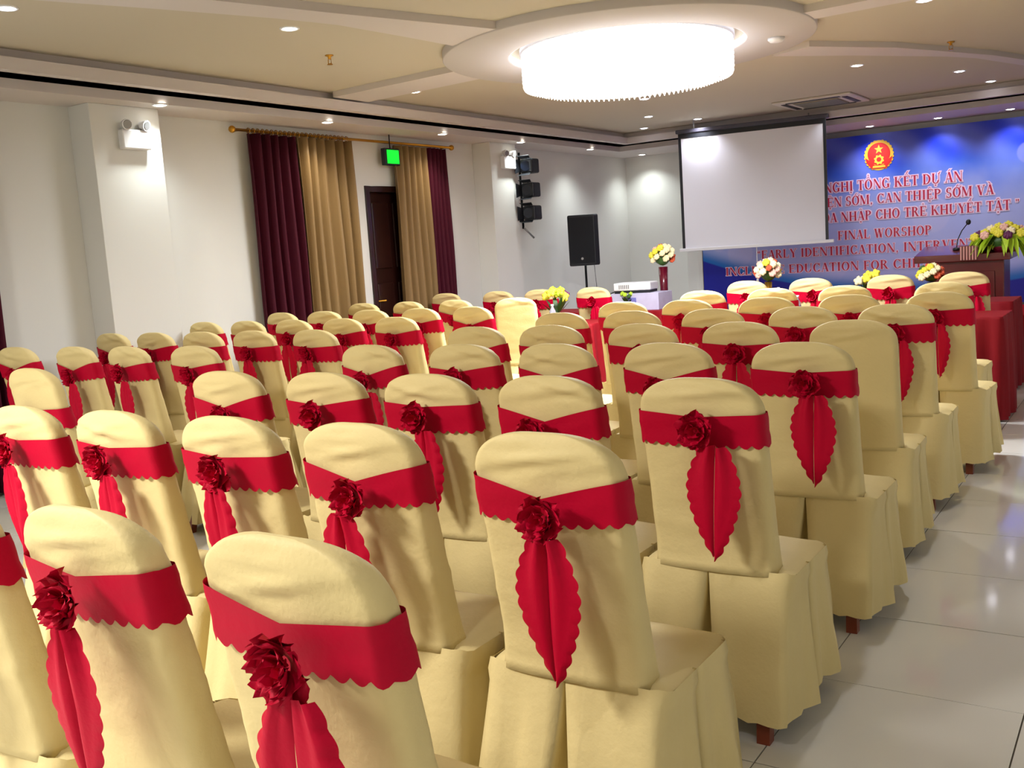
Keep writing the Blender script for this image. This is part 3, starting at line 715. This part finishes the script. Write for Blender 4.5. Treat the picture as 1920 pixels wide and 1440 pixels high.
for k in range(3):
    a = k*2*PI/3+.3; b = bmesh.new(); tube(b, [(.02*math.cos(a), .02*math.sin(a), .45), (.42*math.cos(a), .42*math.sin(a), .015)], .012, 8); lg = obj('leg', b, blackmetal_m, ss)
    b = bmesh.new(); tube(b, [(.41*math.cos(a), .41*math.sin(a), .024), (.43*math.cos(a), .43*math.sin(a), .008)], .016, 8); obj('rubber_foot', b, black_m, lg)
b = bmesh.new(); tube(b, [(.1, .05, 1.21), (.12, .05, .9), (.08, .04, .4), (.15, .05, .02)], .004, 6); tag(obj('speaker_cable', b, black_m), 'thin black cable dangling from the loudspeaker', 'cable').location = (-6.22, 11.26, 0)

# stage lights in a column beside the far pillar
bar_ = thing('lighting_bar', 'dark vertical bar on the far pillar carrying three black stage lights', 'lighting bar', (-6.50, 10.24, 0))
b = bmesh.new(); tube(b, [(.02, .0, 1.70), (.02, .0, 2.60)], .014, 8); obj('pole', b, blackmetal_m, bar_)
for zz in (1.8, 2.5):
    b = bx(-.02, .03, -.045, .0, zz-.02, zz+.02); obj('wall_clamp', b, blackmetal_m, bar_)
b = bmesh.new(); tube(b, [(.02, 0, 1.72), (.06, .02, 1.67), (.14, .04, 1.58)], .012, 6); obj('loose_bracket', b, grey_m, bar_)
for zz, lb in ((2.43, 'topmost of three black stage lights beside the far pillar'), (2.15, 'middle of three black stage lights beside the far pillar'), (1.88, 'lowest of three black stage lights beside the far pillar')):
    t = thing('stage_light', lb, 'stage light', (-6.50, 10.24, zz), 0, 'black stage lights')
    b = bmesh.new(); tube(b, [(.04, 0, 0), (.09, 0, 0)], .012, 8); obj('clamp', b, blackmetal_m, t)
    b = bmesh.new(); tube(b, [(.09, .05, .11), (.09, .05, -.0), (.09, 0, 0)], .007, 6); obj('yoke', b, blackmetal_m, t)
    h = obj('housing', bx(.07, .24, -.07, .10, -.085, .085), black_m, t, bevel=.02)
    b = bmesh.new(); tube(b, [(.15, -.07, 0), (.155, -.085, 0)], .06, 18); obj('lens', b, mat('lens_glass_dark', (16, 26, 44), .25), h)
    for k, (dx, dz) in enumerate(((-1, 0), (1, 0), (0, 1), (0, -1))):
        b = bmesh.new()
        if dx: vv = [(.155+dx*.085, -.07, -.06), (.155+dx*.085, -.07, .06), (.155+dx*.115, -.14, .085), (.155+dx*.115, -.14, -.085)]
        else: vv = [(.095, -.07, dz*.085), (.215, -.07, dz*.085), (.24, -.14, dz*.115), (.07, -.14, dz*.115)]
        b.faces.new([b.verts.new(v) for v in vv]); o = obj('barn_door', b, black_m, h); so = o.modifiers.new('t', 'SOLIDIFY'); so.thickness = .003

# ------------------------------------------------------------------ banquet chairs
HW, ZB = .184, .468
def halfw(z):
    if z <= .940: return HW
    q = min(1, (z-.940)/.108)
    return HW*max(0, 1-q**2.5)**(1/2.5)
def halfd(z):
    if z <= .955: return .042-.012*(z-.5)/.46
    q = min(1, (z-.955)/.093); return .030*max(.02, 1-q**2.6)**.5
def section(z, n, off=0):
    """closed ring of n points, superellipse; index 0 at the middle of the back, going to +x"""
    w, d_ = max(halfw(z), .004)+off, halfd(z)+off; pts = []
    for k in range(n):
        a = -PI/2 + 2*PI*k/n; c, s = math.cos(a), math.sin(a); e = 2/5.0
        # resample so that the long flat faces get even columns
        x = w*math.copysign(abs(c)**e, c); y = d_*math.copysign(abs(s)**e, s)
        pts.append((x, y))
    return pts
def ring_points(z, off=0, nx=26, ny=6):
    w, d_ = max(halfw(z), .004)+off, halfd(z)+off; r = min(.028+off, w*.7, d_*.75)
    pts = []
    def arc(cx, cy, a0):
        for k in range(1, ny): a = a0 + PI/2*k/ny; pts.append((cx+r*math.cos(a), cy+r*math.sin(a)))
    for k in range(nx+1): pts.append((-(w-r)+2*(w-r)*k/nx, -d_))
    arc(w-r, -(d_-r), -PI/2)
    for k in range(3): pts.append((w, -(d_-r)+2*(d_-r)*k/2))
    arc(w-r, d_-r, 0)
    for k in range(nx+1): pts.append(((w-r)-2*(w-r)*k/nx, d_))
    arc(-(w-r), d_-r, PI/2)
    for k in range(3): pts.append((-w, (d_-r)-2*(d_-r)*k/2))
    arc(-(w-r), -(d_-r), PI)
    return pts
def yc(z): return .042 + .185*(1.0-z)
def bend(x): return .010*(x/HW)**2
def cover_mesh(seed):
    b = bmesh.new(); rows = []
    zs = [ZB+(.945-ZB)*k/22 for k in range(22)]+[.945+.1025*(math.sin(PI/2*k/16)) for k in range(17)]
    rnd = random.Random(seed); o1 = Vector((seed*3.7, seed*1.3, 0))
    wr = [(rnd.uniform(.97, 1.02), rnd.uniform(-.1, .1), rnd.uniform(-.25, .25), rnd.uniform(.003, .0065)) for _ in range(3)] + [(rnd.uniform(.55, .66), rnd.uniform(-.15, .15), rnd.uniform(-.3, .3), .003) for _ in range(3)]
    for z in zs:
        row = []
        for x, y in ring_points(z):
            nx_ = x/(HW) ; ny_ = -1 if y < 0 else 1
            disp = .0030*noise.noise(Vector((x*7, y*4, z*16))+o1) + .002*noise.noise(Vector((x*14, y*4, z*40))+o1)
            for zc_, xc_, sl, am in wr:
                dd = z-zc_-sl*(x-xc_)
                disp += am*math.exp(-(dd/.010)**2)*math.exp(-((x-xc_)/.12)**2) - am*.6*math.exp(-((dd+.02)/.012)**2)*math.exp(-((x-xc_)/.12)**2)
            hem = .004*math.exp(-((z-ZB)/.012)**2)
            flare = .012*max(0, (.58-z)/.11)**2
            row.append(b.verts.new((x*(1+flare*1.2), y+yc(z)+bend(x)+ny_*(disp+hem)-(flare if y < 0 else 0), z)))
        rows.append(row)
    n = len(rows[0])
    for r in range(len(rows)-1):
        for k in range(n): b.faces.new((rows[r][k], rows[r][(k+1) % n], rows[r+1][(k+1) % n], rows[r+1][k])).smooth = True
    b.faces.new(rows[-1]); b.faces.new(rows[0][::-1])
    me = bpy.data.meshes.new('backrest_cover'); b.to_mesh(me); b.free(); me.materials.append(cover_m); return me
def skirt_mesh(seed):
    rnd = random.Random(seed); b = bmesh.new()
    T0 = dict(x=.228, y0=.096, y1=.470); T1 = dict(x=.249, y0=.0, y1=.585)
    pc_back = -.03+.02*rnd.random()
    # perimeter param 0..4: back(left->right), right, front, left
    pleats = [(.5+pc_back, .042, .085), (1.45, .026, .07), (1.93, .034, .07), (2.5, .026, .05), (3.07, .034, .07), (3.55, .026, .07)]
    def P(s, t, off):
        s %= 4; k = int(s); f = s-k
        x = T0['x']+(T1['x']-T0['x'])*t; y0 = T0['y0']+(T1['y0']-T0['y0'])*t; y1 = T0['y1']+(T1['y1']-T0['y1'])*t
        cs = [(-x, y0), (x, y0), (x, y1), (-x, y1)]; a = Vector(cs[k]); c = Vector(cs[(k+1) % 4])
        nrm = [Vector((0, -1)), Vector((1, 0)), Vector((0, 1)), Vector((-1, 0))]
        p = a+(c-a)*f
        # round the corners
        rr = .10
        nn = nrm[k].copy()
        if f < rr: nn = (nrm[k]*(f/rr*.5+.5)+nrm[k-1]*(.5-f/rr*.5)); p -= (nrm[k]+nrm[k-1])*.012*(1-f/rr)**2
        elif f > 1-rr: g_ = (1-f)/rr; nn = (nrm[k]*(g_*.5+.5)+nrm[(k+1) % 4]*(.5-g_*.5)); p -= (nrm[k]+nrm[(k+1) % 4])*.012*(1-g_)**2
        nn.normalize()
        lenk = (c-a).length
        return p+nn*off, lenk
    cols = []   # (s0, gap-side sign function)
    keys = []
    for i, (ps_, g, dp) in enumerate(pleats):
        for side, dep in ((-2.6, 0), (-1, 0), (-.97, .5), (-.9, 1), (0, 1), (.9, 1), (.97, .5), (1, 0), (2.6, 0)):
            keys.append(('p', ps_, g, dp, side, dep))
        nxt = pleats[(i+1) % len(pleats)][0] + (4 if i == len(pleats)-1 else 0)
        span = nxt-ps_; m_ = max(4, int(span*14))
        for k in range(1, m_): 
            s = ps_+.10+(span-.2)*k/m_; keys.append(('u', s))
    TR = 15; rows = []
    for r in range(TR+1):
        t = r/TR; row = []
        for q in keys:
            if q[0] == 'p':
                _, ps_, g, dp, side, dep = q; gg = (.0015+g*(t**1.15))/.42
                if abs(side) > 2: s = ps_+math.copysign(.10, side)
                else: s = ps_+side*gg
                off = -dp*dep*min(1, t*3+.15)
            else: s = q[1]; off = 0
            fold = .016*t*math.sin(s*2*PI*2.3+seed)*(1 if s > 1 else .4)+.011*t*math.sin(s*2*PI*5.1+seed*2)*(1 if s > 1 else .4) + .012*t*t*noise.noise(Vector((s*3, t*2, seed)))
            kk = s % 4; isback = max(0, 1-abs((kk if kk < 2 else kk-4)-.5)/.62) if (kk < 1.2 or kk > 3.8) else 0
            ztop = .470 + (.012 if kk <= 1.0 else 0)
            if kk > 1 and kk < 1.06 or kk > 3.94: ztop = .476
            L_ = .42 if (int(kk) % 2 == 0) else .5
            sc = .010*abs(math.sin(PI*s*L_/.040)) if r == TR else 0
            puff = .010*math.exp(-((t-.04)/.06)**2)*(1 if 1.03 < kk < 3.97 else .2)
            p, _l = P(s, t, off+fold*(0 if (q[0] == 'p' and q[5] > 0) else 1)+puff)
            row.append(b.verts.new((p.x, p.y, ztop + (.066-ztop)*t + sc - (0 if r < TR else .006))))
        rows.append(row)
    n = len(keys)
    for r in range(TR):
        for k in range(n): b.faces.new((rows[r][k], rows[r+1][k], rows[r+1][(k+1) % n], rows[r][(k+1) % n])).smooth = True
    bmesh.ops.recalc_face_normals(b, faces=b.faces)
    me = bpy.data.meshes.new('skirt'); b.to_mesh(me); b.free(); me.materials.append(cover_m); return me
def seat_mesh(seed):
    b = bmesh.new(); N = 16; g = []
    for i in range(N+1):
        row = []
        for j in range(N+1):
            u, v = -1+2*i/N, -1+2*j/N
            x = .233*u; y = .295+.187*v
            e = max(abs(u), abs(v)); z = .482 - .016*max(0, (e-.72)/.28)**2 + .004*noise.noise(Vector((x*8, y*8, seed*5)))
            c = (abs(u)*abs(v))**6; x *= 1-.05*c; y = .295+(y-.295)*(1-.05*c)
            row.append(b.verts.new((x, y, z)))
        g.append(row)
    for i in range(N):
        for j in range(N): b.faces.new((g[i][j], g[i+1][j], g[i+1][j+1], g[i][j+1])).smooth = True
    me = bpy.data.meshes.new('seat_cover'); b.to_mesh(me); b.free(); me.materials.append(cover_m); return me
def sash_mesh(seed, dip, tilt, drop=0):
    b = bmesh.new(); n_rows = 5; cols = []
    base = ring_points(.9, 0, nx=72, ny=5)
    arc = 0; pts = []
    prev = None
    for x, y in base:
        if prev: arc += math.hypot(x-prev[0], y-prev[1])
        prev = (x, y); pts.append((x, y, arc))
    rows = [[] for _ in range(n_rows+1)]
    for x, y, a in pts:
        back = y < -.015
        vd = dip*(1-abs(x)/HW)**1.15 if back else 0
        zt = .950-vd + tilt*x/HW*(1 if back else .6) - drop
        zb = .862-vd*.35 + tilt*.7*x/HW*(1 if back else .6) - .012*abs(math.sin(PI*a/.0345)) - drop
        for r in range(n_rows+1):
            t = r/n_rows; z = zt+(zb-zt)*t
            o_ff = .0045+.0014*math.sin(t*9+x*22+seed)*math.sin(PI*t)+.0012*t
            w, d_ = halfw(z), halfd(z)
            Y = y*(1+o_ff/halfd(.9)); X = x*(1+o_ff/HW)
            # follow the section at this height
            X *= w/HW; 
            rows[r].append(b.verts.new((X, Y*(d_+.002)/halfd(.9)+yc(z)+bend(X), z)))
    n = len(pts)
    for r in range(n_rows):
        for k in range(n): b.faces.new((rows[r][k], rows[r+1][k], rows[r+1][(k+1) % n], rows[r][(k+1) % n])).smooth = True
    bmesh.ops.recalc_face_normals(b, faces=b.faces)
    me = bpy.data.meshes.new('sash'); b.to_mesh(me); b.free(); me.materials.append(sash_m); return me
def tail_mesh(seed, wd, ln, split=False, sway=0):
    b = bmesh.new(); rnd = random.Random(seed)
    NV = 84
    for side in (-1, 1):
        NU = 7; g = []
        for r in range(NV+1):
            v = r/NV; z = .868-ln*v*(1 if side > 0 else .965)
            hw = wd*(math.sin(PI*min(1, .20+.80*v)**.85)**.75 if v < .999 else 0)
            hw = wd*((.45+.55*math.sin(PI/2*min(1, v/.38))) if v < .38 else (1-((v-.38)/.62)**1.7)*.97+.03)
            edge = .0075*abs(math.sin(PI*v*ln/.036))
            row = []
            for k in range(NU+1):
                u = k/NU; x = side*((u*hw+edge*(1 if v < .97 else 0)*u**5) + (.0015+(.010*v if split else 0))) + sway*v
                lobe = math.sin(PI*min(1, u*1.05))
                y = -.010-.014*lobe*(1-.45*v)*(1+.2*side*math.sin(v*5+seed)) - .012*v*(1-v)*2 - .013*(1-v) + .006*math.sin(u*9+seed+v*3)*(1-v) - (.006 if side > 0 else 0)
                row.append(b.verts.new((x, y, z)))
            g.append(row)
        for r in range(NV):
            for k in range(NU): b.faces.new((g[r][k], g[r][k+1], g[r+1][k+1], g[r+1][k])).smooth = True
    # back layer
    me = bpy.data.meshes.new('tail'); b.to_mesh(me); b.free(); me.materials.append(sash_m); return me
def rosette_mesh(seed):
    b = bmesh.new(); rnd = random.Random(seed)
    for ring, (n, R_, tilt, sz) in enumerate(((9, .044, .35, .034), (8, .030, .8, .030), (5, .016, 1.15, .024))):
        for k in range(n):
            a = 2*PI*k/n+ring*.4+rnd.uniform(-.2, .2); tl = tilt+rnd.uniform(-.25, .25); s_ = sz*rnd.uniform(.85, 1.15)
            g = []
            for i in range(9):
                row = []
                for j in range(8):
                    u = (i/8-.5)*2; v = j/7
                    wd = s_*.75*math.sin(PI*(.2+.62*v))*1.25
                    px = u*wd; pr_ = v*s_*1.5*(1-.22*u*u)
                    cup = .5*wd*u*u*(.3+.7*v)+.010*v*v*math.sin(u*4.5+k*1.7)+.006*v**3*math.sin(u*9+k)
                    # local: radial, tangential, out (towards the viewer: -y)
                    rad = R_*.35+pr_*math.cos(tl); out = .008+pr_*math.sin(tl)*.8+cup*.9+.010*(2-ring)*0
                    X = rad*math.cos(a)-px*math.sin(a); Z = rad*math.sin(a)+px*math.cos(a)
                    row.append(b.verts.new((X, -out-ring*.004, Z)))
                g.append(row)
            for i in range(8):
                for j in range(7): b.faces.new((g[i][j], g[i+1][j], g[i+1][j+1], g[i][j+1])).smooth = True
    me = bpy.data.meshes.new('rosette'); b.to_mesh(me); b.free(); me.materials.append(sash_m); return me
covers = [cover_mesh(s) for s in (1, 2, 3, 4, 5)]
skirts = [skirt_mesh(s) for s in (1, 2, 3)]
seats = [seat_mesh(s) for s in (1, 2)]
sashes = [sash_mesh(1, .045, .002), sash_mesh(2, .012, -.002), sash_mesh(3, .022, .004), sash_mesh(4, .030, -.008), sash_mesh(5, .01, 0, .09)]
tails = [tail_mesh(1, .074, .335), tail_mesh(2, .072, .33, True), tail_mesh(3, .060, .31, sway=.01), tail_mesh(4, .088, .36, True)]
roses = [rosette_mesh(s) for s in (1, 2, 3)]
def leg_mesh(dx, dy):
    lb_ = bmesh.new(); box(lb_, -.019, .019, -.019, .019, 0, .44)
    for v in lb_.verts:
        if v.co.z > .2: v.co.x += dx; v.co.y += dy
    me = bpy.data.meshes.new('leg'); lb_.to_mesh(me); lb_.free(); me.materials.append(leg_m); return me
leg_mes = [leg_mesh(.025, .105), leg_mesh(-.025, .105), leg_mesh(.01, -.01), leg_mesh(-.01, -.01)]
GRP = 'covered banquet chairs in rows'
def chair(x, y_, rz, label, cv=0, sk=0, sa=0, ta=0, ro=0, bare=False, rsx=-.02, hgt=1.0):
    t = thing('banquet_chair', label, 'chair', (x-.02, y-.02, 0), rz, GRP)
    if hgt != 1: t.scale = (1, 1, hgt)
    link('backrest_cover', covers[cv], t)
    link('seat_cover', seats[sk % 2], t); link('skirt', skirts[sk], t)
    for li, (lx, ly) in enumerate(((-.165, .032), (.165, .032), (-.17, .43), (.17, .43))):
        o = link('leg', leg_mes[li], t); o.location = (lx, ly, 0)
    if not bare:
        s = link('sash', sashes[sa], t)
        dz = {0: -.033, 1: 0, 2: -.010, 3: -.030, 4: -.09}[sa]
        o = link('rosette', roses[ro], s); o.location = (rsx+.012, -.002, .905+dz); o.scale = (.92, .92, .92)
        o = link('tail', tails[ta], s); o.location = (rsx+.018, .008, dz); o.rotation_euler = (0, random.uniform(-.05, .07), 0)
    return t
ORD = ['first', 'second', 'third', 'fourth', 'fifth', 'sixth', 'seventh', 'eighth', 'ninth']
rows = [
 # y, right block x from the aisle leftwards, left block x from the gap leftwards
 (.955, [-1.0, -1.495, -2.0], []),
 (1.745, [-1.05, -1.58, -2.05, -2.54, -3.02], []),
 (2.57, [-1.075, -1.575, -2.045, -2.52, -3.04], [-4.37]),
 (3.47, [-1.06, -1.58, -2.08, -2.55, -3.085], [-4.335, -4.91, -5.41, -6.03]),
 (4.33, [-1.10, -1.61, -2.10, -2.615, -3.09], [-4.29, -4.82, -5.31, -5.80, -6.28]),
 (5.19, [-1.11, -1.58, -2.08, -2.58, -3.06], [-4.36, -4.85, -5.34, -5.83, -6.31]),
 (6.05, [-1.06, -1.56, -2.065, -2.60, -3.07], [-4.335, -4.83, -5.34, -5.85, -6.35]),
 (7.06, [-1.21, -1.85, -2.37, -2.91], [-4.58, -5.23, -5.77, -6.31]),
 (8.39, [-1.29, -1.84, -2.48, -3.04], [-4.57, -5.16, -5.67, -6.33]),
]
rnd = random.Random(11)
for ri, (y, RB, LB) in enumerate(rows):
    for blk, xs in (('right', RB), ('left', LB)):
        for k, x in enumerate(xs):
            bare = (ri, blk, k) in ((4, 'right', 0), (7, 'left', 0))
            near = 'fully bare cream-covered chair' if bare else 'cream chair with crimson sash'
            if blk == 'right':
                pos = 'right aisle end' if k == 0 else ORD[k]+' from right aisle'
            else:
                pos = 'left block, beside the gap' if k == 0 else 'left block, '+ORD[k]+' from the gap'
            if ri == 0: where = 'nearest row'
            elif ri == 8: where = 'farthest row'
            else: where = ORD[ri]+' row from camera'
            label = '%s, %s, %s' % (near, where, pos)
            sa = rnd.choice((1, 2, 1, 2, 0)); ta = rnd.choice((0, 1, 2, 2)); cv = rnd.randrange(5); sk = rnd.randrange(3); ro = rnd.randrange(3)
            rz = rnd.uniform(-.05, .05); rsx = rnd.uniform(-.03, .025)
            if ri >= 3: rz += .0
            sp_ = {(0, 'right', 0): (3, 3, .02, -.02), (0, 'right', 1): (2, 0, .0, -.02), (1, 'right', 0): (0, 0, .008, .0), (1, 'right', 1): (0, 1, .0, .0), (1, 'right', 2): (1, 2, .0, 0), (1, 'right', 3): (1, 2, -.02, 0), (2, 'right', 0): (1, 0, .0, 0), (3, 'right', 0): (1, 0, .02, 0), (2, 'left', 0): (4, 2, -.03, 0), (2, 'right', 1): (0, 2, -.04, 0)}.get((ri, blk, k))
            if sp_: sa, ta, rsx, rz = sp_
            if (ri, blk, k) == (7, 'left', 0): rz = .35
            y_ = y + (.035 if ri == 0 else .02 if ri == 1 else 0); x -= (.045 if ri == 0 else .035 if ri == 1 else 0)
            chair(x, y_, rz, label, cv, sk, sa, ta, ro, bare, rsx)
